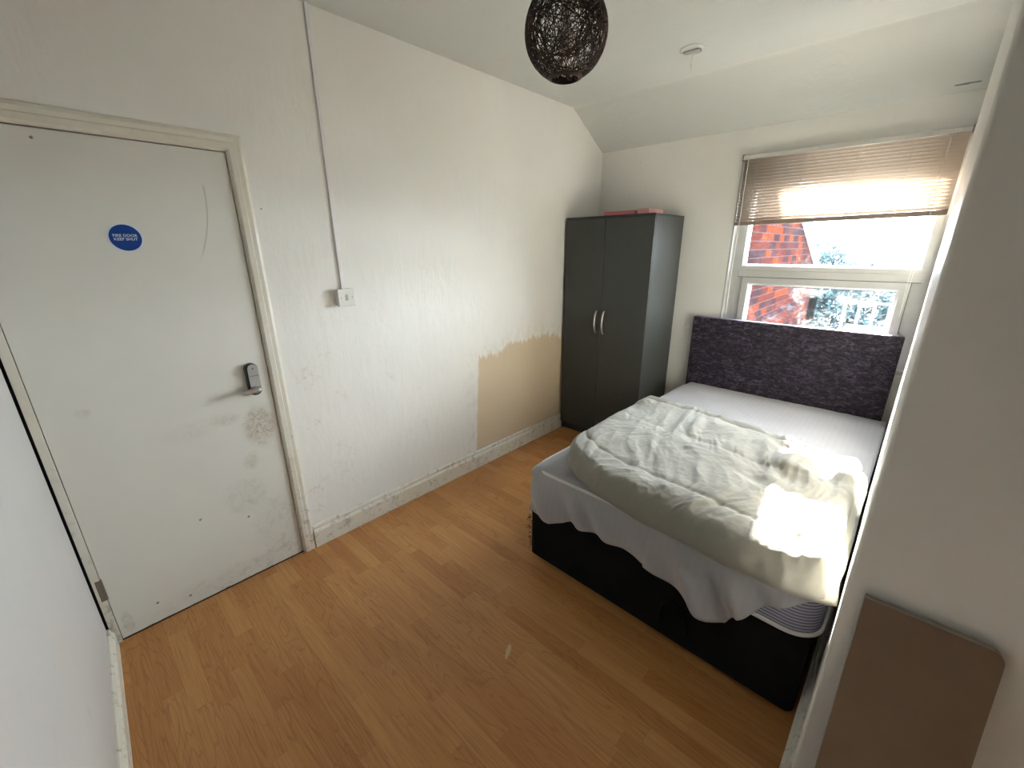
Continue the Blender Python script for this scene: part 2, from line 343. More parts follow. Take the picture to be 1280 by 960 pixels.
def tube(bm, pts, r, n=6, closed=False, rf=None):
    pts = [Vector(p) for p in pts]; rings = []
    m = len(pts); up = None
    for i, p in enumerate(pts):
        a = pts[(i - 1) % m] if (i > 0 or closed) else p; b = pts[(i + 1) % m] if (i < m - 1 or closed) else p
        t = (b - a).normalized()
        if up is None: up = t.orthogonal().normalized()
        up = (up - t * up.dot(t)); up = up.normalized() if up.length > 1e-6 else t.orthogonal().normalized()
        s = t.cross(up); rr = rf(i / (m - 1)) if rf else r
        rings.append([bm.verts.new(p + (up * math.cos(k * 2 * math.pi / n) + s * math.sin(k * 2 * math.pi / n)) * rr) for k in range(n)])
    for i in range(m if closed else m - 1):
        A = rings[i]; B = rings[(i + 1) % m]
        for k in range(n): bm.faces.new((A[k], A[(k + 1) % n], B[(k + 1) % n], B[k]))
    if not closed: bm.faces.new(rings[0][::-1]); bm.faces.new(rings[-1])
    return bm
def lathe(bm, prof, cen, axis='z', n=32):                 # prof: list of (r, h)
    def P(r, h, a):
        u, v = r * math.cos(a), r * math.sin(a)
        d = {'z': (u, v, h), 'x': (h, u, v), 'y': (u, h, v)}[axis]
        return (cen[0] + d[0], cen[1] + d[1], cen[2] + d[2])
    R = [[bm.verts.new(P(r, h, 2 * math.pi * k / n)) for k in range(n)] for r, h in prof]
    for i in range(len(R) - 1):
        for k in range(n): bm.faces.new((R[i][k], R[i][(k + 1) % n], R[i + 1][(k + 1) % n], R[i + 1][k]))
    bm.faces.new(R[0]); bm.faces.new(R[-1][::-1])
    return bm
def roundrect(cx, cy, w_, h_, r, n=5):
    pts = []
    for (sx, sy, a0) in ((1, 1, 0), (-1, 1, 90), (-1, -1, 180), (1, -1, 270)):
        for k in range(n + 1):
            a = math.radians(a0 + 90 * k / n); pts.append((cx + sx * (w_ / 2 - r) + r * math.cos(a), cy + sy * (h_ / 2 - r) + r * math.sin(a)))
    return pts
def tag(o, label=None, cat=None, group=None, kind=None):
    if label: o['label'] = label
    if cat: o['category'] = cat
    if group: o['group'] = group
    if kind: o['kind'] = kind
    return o
def thing(name, loc, label, cat, group=None):
    o = bpy.data.objects.new(name, None); C.objects.link(o); o.location = loc; o.empty_display_size = 0.1
    return tag(o, label, cat, group)
def struct(o): o['kind'] = 'structure'; return o
def lbl(o, t): o['label'] = t; return o

# ---------------------------------------------------------------- the setting
H, HW, LY, YS = 2.613, 2.363, 3.80, 3.354
XC, YC = 2.222, 1.50                                      # outer corner of the right wall
X2 = 3.3
yn = lambda x: 0.153 - 0.043 * (x - 0.02)                 # near wall line
struct(obj('floor', box(-0.15, X2 + .1, -0.1, 4.0, -0.06, 0), M['floor']))
# left wall with the door opening (one mesh)
bm = bmesh.new()
D0, D1, DH = 0.163, 0.962, 1.995
prism([(D1, 0), (3.95, 0), (3.95, HW - .084), (LY, HW), (YS, H), (D1, H)], 'x', -0.12, 0, bm)
prism([(-0.1, DH), (D1, DH), (D1, H), (-0.1, H)], 'x', -0.12, 0, bm)
prism([(-0.1, 0), (D0 - .055, 0), (D0 - .055, DH), (-0.1, DH)], 'x', -0.12, 0, bm)
struct(obj('wall_left', bm, M['wall_left']))
# window wall
WX0, WX1, WZ0, WZ1 = 1.132, 2.2515, 0.86, 2.205
bm = bmesh.new()
bx(bm, -0.12, WX0, LY, 3.95, 0, HW); bx(bm, WX0, WX1, LY, 3.95, 0, WZ0); bx(bm, WX0, WX1, LY, 3.95, WZ1, HW); bx(bm, WX1, 2.4, LY, 3.95, 0, HW)
struct(obj('wall_window', bm, M['wall']))
# ceiling with the sloped part over the window
bm = prism([(-0.1, H), (YS, H), (LY + .001, HW), (3.96, HW - .09), (3.96, HW + .1), (YS, H + .12), (-0.1, H + .12)], 'x', -0.12, X2 + .1)
struct(obj('ceiling', bm, M['ceiling']))
# right wall: reveals its outer corner to the camera; the bed stands against its long side
bm = prism([(XC, YC), (X2, YC), (X2, 3.95), (2.2515, 3.95)], 'z', 0, H)
e = [e for e in bm.edges if all(abs(v.co.x - XC) < 1e-4 and abs(v.co.y - YC) < 1e-4 for v in e.verts)]
bmesh.ops.bevel(bm, geom=e, offset=0.008, segments=4, profile=0.5, affect='EDGES')
struct(obj('wall_right', bm, M['wall_right']))
struct(obj('wall_entrance', box(X2, X2 + .1, -0.1, YC + .1, 0, H), M['wall']))
bm = prism([(0.018, yn(0.018)), (X2, yn(X2)), (X2, -0.1), (0.018, -0.1)], 'z', 0, H)
struct(obj('wall_near', bm, M['wall_near']))

def skirting(name, p0, p1, nrm, h=0.13, th=0.018):        # moulded board along p0-p1
    d = Vector((p1[0] - p0[0], p1[1] - p0[1], 0)); n = Vector((nrm[0], nrm[1], 0))
    prof = [(0, 0), (th, 0), (th, h * 0.70), (th * 0.82, h * 0.76), (th * 0.55, h * 0.82), (th * 0.62, h * 0.88), (th * 0.55, h * 0.95), (th * 0.3, h), (0, h)]
    bm = bmesh.new(); N = 24
    rings = []
    for i in range(N + 1):
        b = Vector((p0[0], p0[1], 0)) + d * (i / N)
        rings.append([bm.verts.new(b + n * (a + (0.0012 * noise.noise(b * 9 + Vector((k, 0, 0))) if k > 2 else 0)) + Vector((0, 0, z + (0.0015 * noise.noise(b * 7) if z > 0 else 0)))) for k, (a, z) in enumerate(prof)])
    for i in range(N):
        for k in range(len(prof)): q = (k + 1) % len(prof); bm.faces.new((rings[i][k], rings[i][q], rings[i + 1][q], rings[i + 1][k]))
    bm.faces.new(rings[0]); bm.faces.new(rings[-1][::-1])
    return struct(obj(name, bm, M['trim']))
skirting('baseboard_left', (0.0, 1.013), (0.0, 3.78), (1, 0), 0.135)
skirting('baseboard_near', (0.016, yn(0.016)), (X2, yn(X2)), (0.043, 1), 0.098, 0.02)
skirting('baseboard_right', (2.2225, YC + 0.015), (2.2502, 3.79), (-1, 0), 0.125, 0.027)
skirting('baseboard_window', (0.0, 3.80), (2.24, 3.80), (0, -1), 0.13)

# door frame (architrave) and door
bm = bmesh.new()
prof = [(0.0, 0.0), (0.0, 0.010), (0.008, 0.016), (0.028, 0.017), (0.032, 0.013), (0.048, 0.015), (0.060, 0.010), (0.063, 0.0)]
def arch_right(bm):
    A = [bm.verts.new((t, 0.951 + s, 0)) for s, t in prof]; B = [bm.verts.new((t, 0.951 + s, 1.987 + s)) for s, t in prof]
    Cc = [bm.verts.new((t, 0.10, 1.987 + s)) for s, t in prof]
    for P, Q in ((A, B), (B, Cc)):
        for k in range(len(prof)): q = (k + 1) % len(prof); bm.faces.new((P[k], P[q], Q[q], Q[k]))
    bm.faces.new(A); bm.faces.new(Cc[::-1])
arch_right(bm)
bx(bm, -0.10, 0.003, 0.948, 0.963, 0, 1.999)              # right jamb lining
bx(bm, -0.10, 0.003, 0.10, 0.963, 1.984, 1.999)           # head lining
bx(bm, -0.10, 0.004, 0.161, 0.1865, 0, 1.99)              # hinge-side jamb
struct(obj('trim_1', bm, M['trim']))
struct(obj('hinge_gap_shade', box(-0.12, -0.03, 0.108, 0.161, 0, 1.995), M['dark']))      # dark colour stands in for the shade in the hinge-side gap
bm = box(-0.050, -0.004, 0.1885, 0.9455, 0.006, 1.981)
door = struct(obj('door_1', bm, M['door'], bevel=0.0015, seg=1))
bm = bmesh.new(); bx(bm, -0.10, -0.052, 0.186, 0.205, 0, 1.985); bx(bm, -0.10, -0.052, 0.925, 0.95, 0, 1.985); bx(bm, -0.10, -0.052, 0.186, 0.95, 1.96, 1.985)
bx(bm, -0.10, -0.0035, 0.1865, 0.9475, 0.0002, 0.0062)
struct(obj('door_gap_seals', bm, M['dark']))  # near-black strips added behind and under the leaf to block light leaks
struct(obj('corner_light_block', box(-0.12, 0.06, -0.13, -0.095, -.02, H), M['dark']))  # unseen block added to stop daylight entering the corner slot
struct(obj('door_light_block', box(-0.15, -0.114, -0.1, 1.1, -.02, 2.1), M['dark']))  # unseen dark panel added behind the door to keep outside light out
# hinge knuckles
for z0 in (0.225, 1.72):
    bm = bmesh.new(); lathe(bm, [(0.0001, 0), (0.0055, 0.001), (0.0055, 0.099), (0.0001, 0.1)], (0.0, 0.1865, z0), 'z', 12)
    bx(bm, -0.003, 0.0045, 0.170, 0.1865, z0, z0 + 0.1)
    lbl(obj('hinge', bm, M['brass'], door), 'dull grey steel hinge')
# digital/push lock with lever
lock = obj('lock_case', prism(roundrect(0.874, 1.027, 0.052, 0.152, 0.024), 'x', -0.004, 0.018), M['black_plastic'], door, bevel=0)
lbl(lock, 'slim black lock case')
o = obj('lock_plate', prism(roundrect(0.877, 1.030, 0.042, 0.138, 0.020), 'x', 0.018, 0.026), M['lock_plate'], lock)
bm = bmesh.new(); bx(bm, 0.026, 0.0275, 0.858, 0.896, 0.988, 0.991); bx(bm, 0.026, 0.0272, 0.858, 0.896, 1.045, 1.0465); bx(bm, 0.026, 0.0275, 0.858, 0.896, 0.981, 0.983)
lathe(bm, [(0.003, 0.026), (0.003, 0.0275)], (0, 0.877, 1.080), 'x', 10); lathe(bm, [(0.003, 0.026), (0.003, 0.0275)], (0, 0.877, 0.972), 'x', 10)
obj('keypad_lines', bm, M['black_plastic'], lock)
bm = bmesh.new()
tube(bm, [(0.018, 0.874, 0.984), (0.052, 0.874, 0.984)], 0.011, 14)
tube(bm, [(0.052, 0.889 - k * 0.0068, 0.984 - 0.001 * k / 6) for k in range(13)], 0.012, 14, rf=lambda u: 0.0128 * min(1, (0.30 + 8 * min(u, 1 - u))) * (1 - .12 * u))
lbl(obj('lever_handle', bm, M['silver'], lock, smooth=True), 'satin silver lever handle')
# round FIRE DOOR KEEP SHUT sticker
sy, sz = 0.563, 1.647
st = obj('sign_sticker', lathe(bmesh.new(), [(0.0515, -0.0045), (0.0515, -0.0030)], (0, sy, sz), 'x', 64), M['white_vinyl'], door)
lbl(st, 'round blue FIRE DOOR KEEP SHUT sticker with pale rim')
obj('blue_field', lathe(bmesh.new(), [(0.0462, -0.0032), (0.0462, -0.0025)], (0, sy, sz), 'x', 64), M['blue'], st)
def text_mesh(name, body, size, origin, parent, mat):
    cu = bpy.data.curves.new(name, 'FONT'); cu.body = body; cu.size = size; cu.align_x = 'CENTER'; cu.align_y = 'CENTER'; cu.extrude = 0.0003; cu.offset = size * 0.02; cu.space_line = 0.95; cu.space_character = 1.05
    t = bpy.data.objects.new(name, cu); C.objects.link(t)
    bpy.context.view_layer.update()
    me = bpy.data.meshes.new_from_object(t.evaluated_get(bpy.context.evaluated_depsgraph_get()))
    me.transform(Matrix.Translation(Vector(origin)) @ Matrix(((0, 0, 1, 0), (1, 0, 0, 0), (0, 1, 0, 0), (0, 0, 0, 1))))
    bpy.data.objects.remove(t); bpy.data.curves.remove(cu)
    o = bpy.data.objects.new(name, me); C.objects.link(o); me.materials.clear(); me.materials.append(mat); place(o, parent)
    return o
text_mesh('lettering', 'FIRE DOOR\nKEEP SHUT', 0.0132, (-0.0022, sy, sz + 0.001), st, M['white_vinyl'])

# ---------------------------------------------------------------- window
GY = 3.89
bm = bmesh.new()
FX0, FX1 = 1.144, 2.2515
FY0, FY1 = 3.866, 3.925
bx(bm, FX0, 1.205, FY0, FY1, WZ0, WZ1); bx(bm, 2.212, FX1, FY0, FY1, WZ0, WZ1)
bx(bm, 1.205, 2.212, FY0, FY1, 2.04, WZ1); bx(bm, 1.205, 2.212, FY0, FY1, WZ0, WZ0 + .06); bx(bm, 1.205, 1.262, FY0, FY1, WZ0 + .06, 1.40); bx(bm, 2.15, 2.212, FY0, FY1, WZ0 + .06, 1.40)
win = struct(obj('window_1', bm, M['upvc']))
def frame_ring(x0, x1, z0, z1, w_, y0, y1, ch=0.008):     # mitred frame with chamfered inner edge
    bm = bmesh.new()
    def loop(ix, y): return [bm.verts.new(p) for p in ((x0 + ix, y, z0 + ix), (x1 - ix, y, z0 + ix), (x1 - ix, y, z1 - ix), (x0 + ix, y, z1 - ix))]
    Ls = [loop(0, y1), loop(0, y0), loop(w_ - ch, y0), loop(w_, y0 + ch * 1.6), loop(w_, y1)]
    for i in range(5):
        A, B = Ls[i], Ls[(i + 1) % 5]
        for k in range(4): q = (k + 1) % 4; bm.faces.new((A[k], A[q], B[q], B[k]))
    return bm
fb = obj('fixed_light_frame', frame_ring(1.186, 2.232, 1.437, 2.052, 0.045, 3.856, 3.915, 0.014), M['upvc'], win)
tb = obj('transom', box(1.200, 2.222, 3.852, 3.92, 1.392, 1.440), M['upvc'], win, bevel=0.003)
cs = obj('casement', frame_ring(1.236, 2.172, 0.90, 1.389, 0.056, 3.848, 3.91, 0.014), M['upvc'], win)
gasket = simple('gasket', (0.05, 0.05, 0.05), 0.6)
bm = bmesh.new()
for z in (1.3905,): bx(bm, 1.20, 2.215, 3.855, 3.87, z - .0012, z + .0012)
for x in (1.234, 2.174): bx(bm, x - .0012, x + .0012, 3.855, 3.87, .9, 1.39)
obj('gasket', bm, gasket, win)
obj('glass_pane', box(1.215, 2.20, GY, GY + .006, 1.45, 2.03), M['glass'], win)
obj('glass_pane', box(1.275, 2.13, GY, GY + .006, 0.94, 1.345), M['glass'], cs)
bm = bmesh.new(); bx(bm, WX0 - .0005, FX0, LY - .001, FY0 + .002, WZ0, WZ1)
struct(obj('trim_3', bm, M['upvc']))
struct(obj('trim_4', box(WX0 - .01, WX1 - .001, LY - .02, 3.866, WZ0 - .02, WZ0 + .004), M['upvc'], bevel=.003))
struct(obj('trim_5', box(WX0 - .0, WX1 - .012, LY - .012, LY + .04, WZ1 - .018, WZ1 + .022), M['wall']))

# venetian blind, bottom rail slightly higher on the right
bl = thing('venetian_blind', (1.69, 3.77, 1.76), 'beige slatted blind half lowered over the upper window', 'blind')
BX0, BX1, BY = 1.155, 2.238, 3.768
obj('headrail', box(BX0 - .004, BX1 + .002, BY - .013, BY + .013, 2.165, 2.190), M['headrail'], bl, bevel=.002)
bm = bmesh.new(); NS = 20
def slat(bm, u):
    z0 = 2.155 * (1 - u) + 1.782 * u; z1 = 2.152 * (1 - u) + 1.800 * u
    n = 5; tilt = math.radians(42); hw = 0.0125; rows = []
    for i, (x, z) in enumerate(((BX0, z0), (BX1, z1))):
        rows.append([bm.verts.new((x, BY + math.cos(tilt) * hw * s, z - math.sin(tilt) * hw * s * 1.0 + 0.0032 * (1 - s * s))) for s in [-1 + 2 * k / (n - 1) for k in range(n)]])
    for k in range(n - 1): bm.faces.new((rows[0][k], rows[0][k + 1], rows[1][k + 1], rows[1][k]))
for i in range(NS): slat(bm, i / (NS - 1))
sl = obj('slats', bm, M['slat'], bl, smooth=True)
sm = sl.modifiers.new('s', 'SOLIDIFY'); sm.thickness = 0.0006
bm = prism([(BX0 - .006, 1.745), (BX1, 1.762), (BX1, 1.790), (BX0 - .006, 1.771)], 'y', BY - .012, BY + .012)
obj('bottom_rail', bm, M['rail_brown'], bl, bevel=.004)
for x in (1.24, 1.52, 1.79, 2.02, 2.15):
    zb = 1.760 + (x - BX0) / (BX1 - BX0) * .019
    bm = bmesh.new(); tube(bm, [(x, BY - .0125, 2.165), (x, BY - .0125, zb)], 0.0009, 4); tube(bm, [(x, BY + .0125, 2.165), (x, BY + .0125, zb)], 0.0009, 4)
    obj('ladder_cord', bm, M['cord'], bl)
bm = bmesh.new(); tube(bm, [(1.185, BY - .02, 2.165), (1.187, BY - .024, 1.8), (1.184, BY - .022, 1.35), (1.187, BY - .02, 1.12)], 0.0026, 6)
obj('tilt_wand', bm, M['white_plastic'], bl)
bm = bmesh.new(); tube(bm, [(2.165, BY - .018, 2.165), (2.167, BY - .02, 1.7), (2.155, BY - .018, 1.4), (2.16, BY - .018, 1.2)], 0.0012, 5); tube(bm, [(2.169, BY - .018, 2.165), (2.171, BY - .02, 1.75), (2.168, BY - .018, 1.4), (2.160, BY - .018, 1.2)], 0.0012, 5)
obj('pull_cord', bm, M['cord'], bl)
obj('bracket', box(BX0 - .012, BX0 - .004, BY - .016, LY, 2.158, 2.195), M['brass'], bl); obj('bracket', box(BX1 + .002, BX1 + .008, BY - .016, LY, 2.158, 2.195), M['brass'], bl)

# ---------------------------------------------------------------- wall fittings
bm = prism([(1.356, 0.0), (1.372, 0.0), (1.3715, 0.011), (1.3565, 0.011)], 'z', 1.41, H - .001)
bm = bmesh.new()
A = [(0.0, 1.3555), (0.0, 1.3725), (0.010, 1.3725), (0.0115, 1.371), (0.0115, 1.357), (0.010, 1.3555)]
prism(A, 'z', 1.405, H - .0005, bm)
tag(obj('cable_trunking', bm, M['trunk_plastic']), 'narrow white cable trunking running from ceiling down to the light switch', 'trunking')
sw = thing('light_switch', (0, 1.365, 1.363), 'square white light switch on left wall below cable trunking', 'light switch')
obj('back_box', box(0.0, 0.030, 1.322, 1.408, 1.320, 1.406), M['white_plastic'], sw, bevel=.003)
obj('face_plate', box(0.030, 0.038, 1.3205, 1.4095, 1.3185, 1.4075), M['white_plastic'], sw, bevel=.0025)
bm = bmesh.new(); prism([(0.038, 1.349), (0.0385, 1.379), (0.0425, 1.349)], 'y', 1.358, 1.372, bm)
obj('rocker', bm, M['grey_plastic'], sw)
for y in (1.335, 1.395):
    obj('screw', lathe(bmesh.new(), [(0.0028, 0.038), (0.0026, 0.0388)], (0, y, 1.363), 'x', 12), M['brass'], sw)
o = obj('blanking_cap', lathe(bmesh.new(), [(0.024, 0), (0.024, -0.004), (0.02, -0.007), (0.012, -0.0075), (0.010, -0.006), (0.0001, -0.006)], (0.889, LY, 0.985), 'y', 28), M['wall'])
tag(o, 'small round painted cap on window wall left of headboard', 'cap')

# ceiling: old lamp point without shade
cr = thing('ceiling_rose', (1.047, 2.975, H), 'round white ceiling rose with grey centre and loose wire on ceiling', 'ceiling rose')
obj('rim', lathe(bmesh.new(), [(0.064, 0), (0.064, -0.006), (0.058, -0.011), (0.050, -0.012), (0.049, -0.007), (0.0001, -0.007)], (1.047, 2.975, H), 'z', 40), M['white_plastic'], cr)
bm = bmesh.new(); bx(bm, 1.005, 1.090, 2.957, 2.993, H - .016, H - .0075)
obj('terminal_block', bm, M['grey_plastic'], cr, bevel=.002)
bm = bmesh.new(); tube(bm, [(1.05, 2.972, H - .014), (1.05, 2.97, H - .045), (1.047, 2.968, H - .075), (1.052, 2.966, H - .10), (1.049, 2.968, H - .088), (1.056, 2.966, H - .072)], 0.0013, 5)
obj('loose_wire', bm, M['cord'], cr)

# woven globe pendant
LC = Vector((1.156, 1.7, 2.288)); LR = 0.138
lp = thing('pendant_lamp', (LC.x, LC.y, H), 'dark brown woven globe pendant lampshade hanging from ceiling', 'lamp')
bm = bmesh.new(); rnd = random.Random(3)
hole = math.radians(20)
for i in range(150):
    ax = Vector((rnd.gauss(0, 1), rnd.gauss(0, 1), rnd.gauss(0, .8))).normalized()
    off = rnd.uniform(-0.75, 0.75); rr = math.sqrt(1 - off * off); u = ax.orthogonal().normalized(); v = ax.cross(u)
    R0 = LR * rnd.uniform(0.965, 1.0); seg = []; n = max(16, int(44 * rr)); w1 = rnd.uniform(0, 6); w2 = rnd.uniform(.02, .06)
    for k in range(n + 1):
        a = 2 * math.pi * k / n
        p = (ax * (off + w2 * math.sin(3 * a + w1)) + (u * math.cos(a) + v * math.sin(a)) * rr).normalized()
        if abs(p.z) < math.cos(hole): seg.append(LC + Vector((p.x, p.y, p.z * 1.03)) * R0)
        else:
            if len(seg) > 3: tube(bm, seg, 0.0011, 4)
            seg = []
    if len(seg) > 3: tube(bm, seg, rnd.uniform(0.0009, 0.0014), 4)
obj('woven_shade', bm, M['rattan'], lp, smooth=True)
bm = bmesh.new()
for sgn in (1, -1):
    bm = bmesh.new()
    for k in range(5):
        a0 = hole + k * 0.02; pts = [LC + Vector((math.sin(a0) * math.cos(t * math.pi / 18), math.sin(a0) * math.sin(t * math.pi / 18), sgn * math.cos(a0) * 1.03)) * LR for t in range(36)]
        tube(bm, pts, 0.0018, 5, closed=True)
    obj('shade_rim', bm, M['rattan'], lp, smooth=True)
bm = bmesh.new(); tube(bm, [(LC.x, LC.y, H - .02), (LC.x, LC.y, LC.z + .11)], 0.003, 8)
obj('flex', bm, M['cord'], lp)
obj('ceiling_cup', lathe(bmesh.new(), [(0.045, 0), (0.043, -0.015), (0.02, -0.03), (0.0001, -0.03)], (LC.x, LC.y, H), 'z', 24), M['white_plastic'], lp, smooth=True)
obj('lamp_holder', lathe(bmesh.new(), [(0.008, .12), (0.018, 0.10), (0.019, 0.05), (0.03, 0.05), (0.03, 0.045), (0.016, 0.04), (0.0001, .04)], tuple(LC), 'z', 20), M['white_plastic'], lp, smooth=True)
obj('light_bulb', lathe(bmesh.new(), [(0.012, .045), (0.014, .02), (0.028, -.01), (0.031, -.03), (0.024, -.052), (0.008, -.062), (0.0001, -.062)], tuple(LC), 'z', 20), M['bulb'], lp, smooth=True)

# ---------------------------------------------------------------- wardrobe
wx0, wx1, wy0, wy1, wz = 0.022, 0.776, 3.286, 3.778, 1.829
wd = thing('wardrobe', (0.4, 3.53, 0), 'tall dark grey two door wardrobe in the corner by the window wall', 'wardrobe')
bm = bmesh.new(); T = 0.016
bx(bm, wx0, wx0 + T, wy0 + .018, wy1, 0, wz - T); bx(bm, wx1 - T, wx1, wy0 + .018, wy1, 0, wz - T)
bx(bm, wx0 + T, wx1 - T, wy0 + .03, wy1, 0.07, 0.086); bx(bm, wx0 + T, wx1 - T, wy1 - .006, wy1, 0.086, wz - T)
obj('carcass', bm, M['wardrobe'], wd)
obj('top_panel', box(wx0 - .001, wx1 + .001, wy0, wy1, wz - T, wz), M['wardrobe_dark'], wd, bevel=.001, seg=1)
obj('plinth', box(wx0 + T, wx1 - T, wy0 + .035, wy0 + .05, 0, 0.068), M['wardrobe_dark'], wd)
xm = 0.386
for (a, b, hx) in ((wx0 + .001, xm - .0015, xm - .036), (xm + .0015, wx1 - .001, xm + .034)):
    dr = obj('door', box(a, b, wy0 - .001, wy0 + .016, 0.072, wz - T - .003), M['wardrobe'], wd, bevel=.001, seg=1)
    bm = bmesh.new(); pts = []
    for k in range(17):
        u = k / 16; pts.append((hx, wy0 - .003 - 0.030 * math.sin(math.pi * u) ** 0.55, 0.937 + 0.182 * u))
    tube(bm, pts, 0.0058, 10)
    for v in bm.verts: v.co.x = hx + (v.co.x - hx) * 1.15
    lbl(obj('handle', bm, M['silver'], dr, smooth=True), 'silver bow handle')
o = tag(obj('card_folder', box(0.345, 0.600, 3.315, 3.55, wz, wz + .028), M['pink'], bevel=.002), 'pink flat folder lying on top of the wardrobe, left one', 'folder')
o = tag(obj('card_folder', box(0.612, 0.700, 3.33, 3.56, wz, wz + .036), M['pink2'], bevel=.002), 'paler pink box file on top of the wardrobe, right one', 'folder')

# ---------------------------------------------------------------- bed
BXL, BXR, BYF, BYH = 0.945, 2.188, 1.778, 3.715
def skew(v):                                               # slight turn of the bed in the room
    a = math.radians(-1.05); c = Vector((BXL, BYF, 0)); d = v - c
    return c + Vector((d.x * math.cos(a) - d.y * math.sin(a), d.x * math.sin(a) + d.y * math.cos(a), d.z))
def bed_obj(name, bm, mat, parent=None, **k):
    for v in bm.verts: v.co = skew(v.co)
    return obj(name, bm, mat, parent, **k)
bed = thing('divan_bed', (1.58, 2.75, 0), 'black divan bed with purple velvet headboard under the window', 'bed')
bm = prism(roundrect((BXL + BXR) / 2, (BYF + BYH) / 2, BXR - BXL, BYH - BYF, 0.03, 4), 'z', 0.028, 0.345)
base = bed_obj('base', bm, M['black_fabric'], bed)
bm = bmesh.new(); pts = []
for k in range(15):
    u = k / 14; pts.append((1.742 + 0.055 * math.cos(math.pi * (1 - u)), BYF - .004 - .004 * math.sin(math.pi * u), 0.10 + 0.125 * math.sin(math.pi * u) ** 0.7))
tube(bm, pts, 0.006, 6)
o = bed_obj('pull_strap', bm, M['black_fabric'], base, smooth=True)
bm = bmesh.new(); rnd = random.Random(5)
for k in range(36):
    z = rnd.uniform(0.05, 0.25); a = rnd.uniform(-.9, .3); L0 = rnd.uniform(.006, .02)
    p = Vector((BXL + .003, BYF + rnd.uniform(0.0, .03), z)); tube(bm, [p, p + Vector((-L0 * .7, -L0 * .3, L0 * a)), p + Vector((-L0, -L0 * .5, -L0))], 0.0012, 4)
bed_obj('frayed_threads', bm, M['black_fabric'], base)
for (x, y) in ((BXL + .07, BYF + .06), (BXR - .065, BYF + .045), (BXL + .07, BYH - .08), (BXR - .07, BYH - .08)):
    bm = bmesh.new(); lathe(bm, [(0.0001, -0.009), (0.013, -0.009), (0.0145, 0), (0.013, 0.009), (0.0001, 0.009)], (x, y, 0.0145), 'x', 18)
    bx(bm, x - .012, x - .0098, y - .008, y + .008, .012, .03); bx(bm, x + .0098, x + .012, y - .008, y + .008, .012, .03)
    bed_obj('castor', bm, M['chrome'], bed, smooth=False)
# headboard
hb = box(0.962, 2.214, 3.722, 3.780, 0.15, 1.086)
obj('headboard', hb, M['velvet'], bed, bevel=.008, seg=3)

# mattress, striped ticking with white piping
mt = thing('mattress', (1.58, 2.75, 0.305), 'mattress with blue grey striped side on the black bed base', 'mattress')
def rounded_slab(x0, x1, y0, y1, z0, z1, r, rc, n=5):
    bm = bmesh.new(); prev = None; first = None
    prof = [(r * (1 - math.cos(math.pi / 2 * k / n)), z0 + r * (1 - math.sin(math.pi / 2 * (1 - k / n))) if 0 else z0 + r * (1 - math.cos(math.pi / 2 * 0))) for k in (0,)]
    lv = []
    for k in range(n + 1): a = math.pi / 2 * k / n; lv.append((r * (1 - math.sin(a)), z0 + r * (1 - math.cos(a))))
    for k in range(1, n + 1): a = math.pi / 2 * k / n; lv.append((r * (1 - math.cos(a)), z1 - r + r * math.sin(a)))
    for ins, z in lv:
        pts = roundrect((x0 + x1) / 2, (y0 + y1) / 2, x1 - x0 - 2 * ins, y1 - y0 - 2 * ins, max(rc - ins, .004), 8)
        ring = [bm.verts.new((p[0], p[1], z)) for p in pts]
        if prev:
            for k in range(len(ring)): q = (k + 1) % len(ring); bm.faces.new((prev[k], prev[q], ring[q], ring[k]))
        else: bm.faces.new(ring[::-1])
        prev = ring
    bm.faces.new(prev); return bm
MX0, MX1, MY0, MY1 = BXL + .012, BXR + .013, BYF + .008, BYH - .005
bed_obj('mattress_body', rounded_slab(MX0, MX1, MY0, MY1, 0.347, 0.545, 0.02, 0.10), M['ticking'], mt, smooth=True)
for z, nme in ((0.357, 'piping'), (0.540, 'piping')):
    pts = [(p[0], p[1], z) for p in roundrect((MX0 + MX1) / 2, (MY0 + MY1) / 2, MX1 - MX0 + .002, MY1 - MY0 + .002, 0.10, 8)]
    bed_obj(nme, tube(bmesh.new(), pts, 0.008, 8, closed=True), M['piping'], mt, smooth=True)

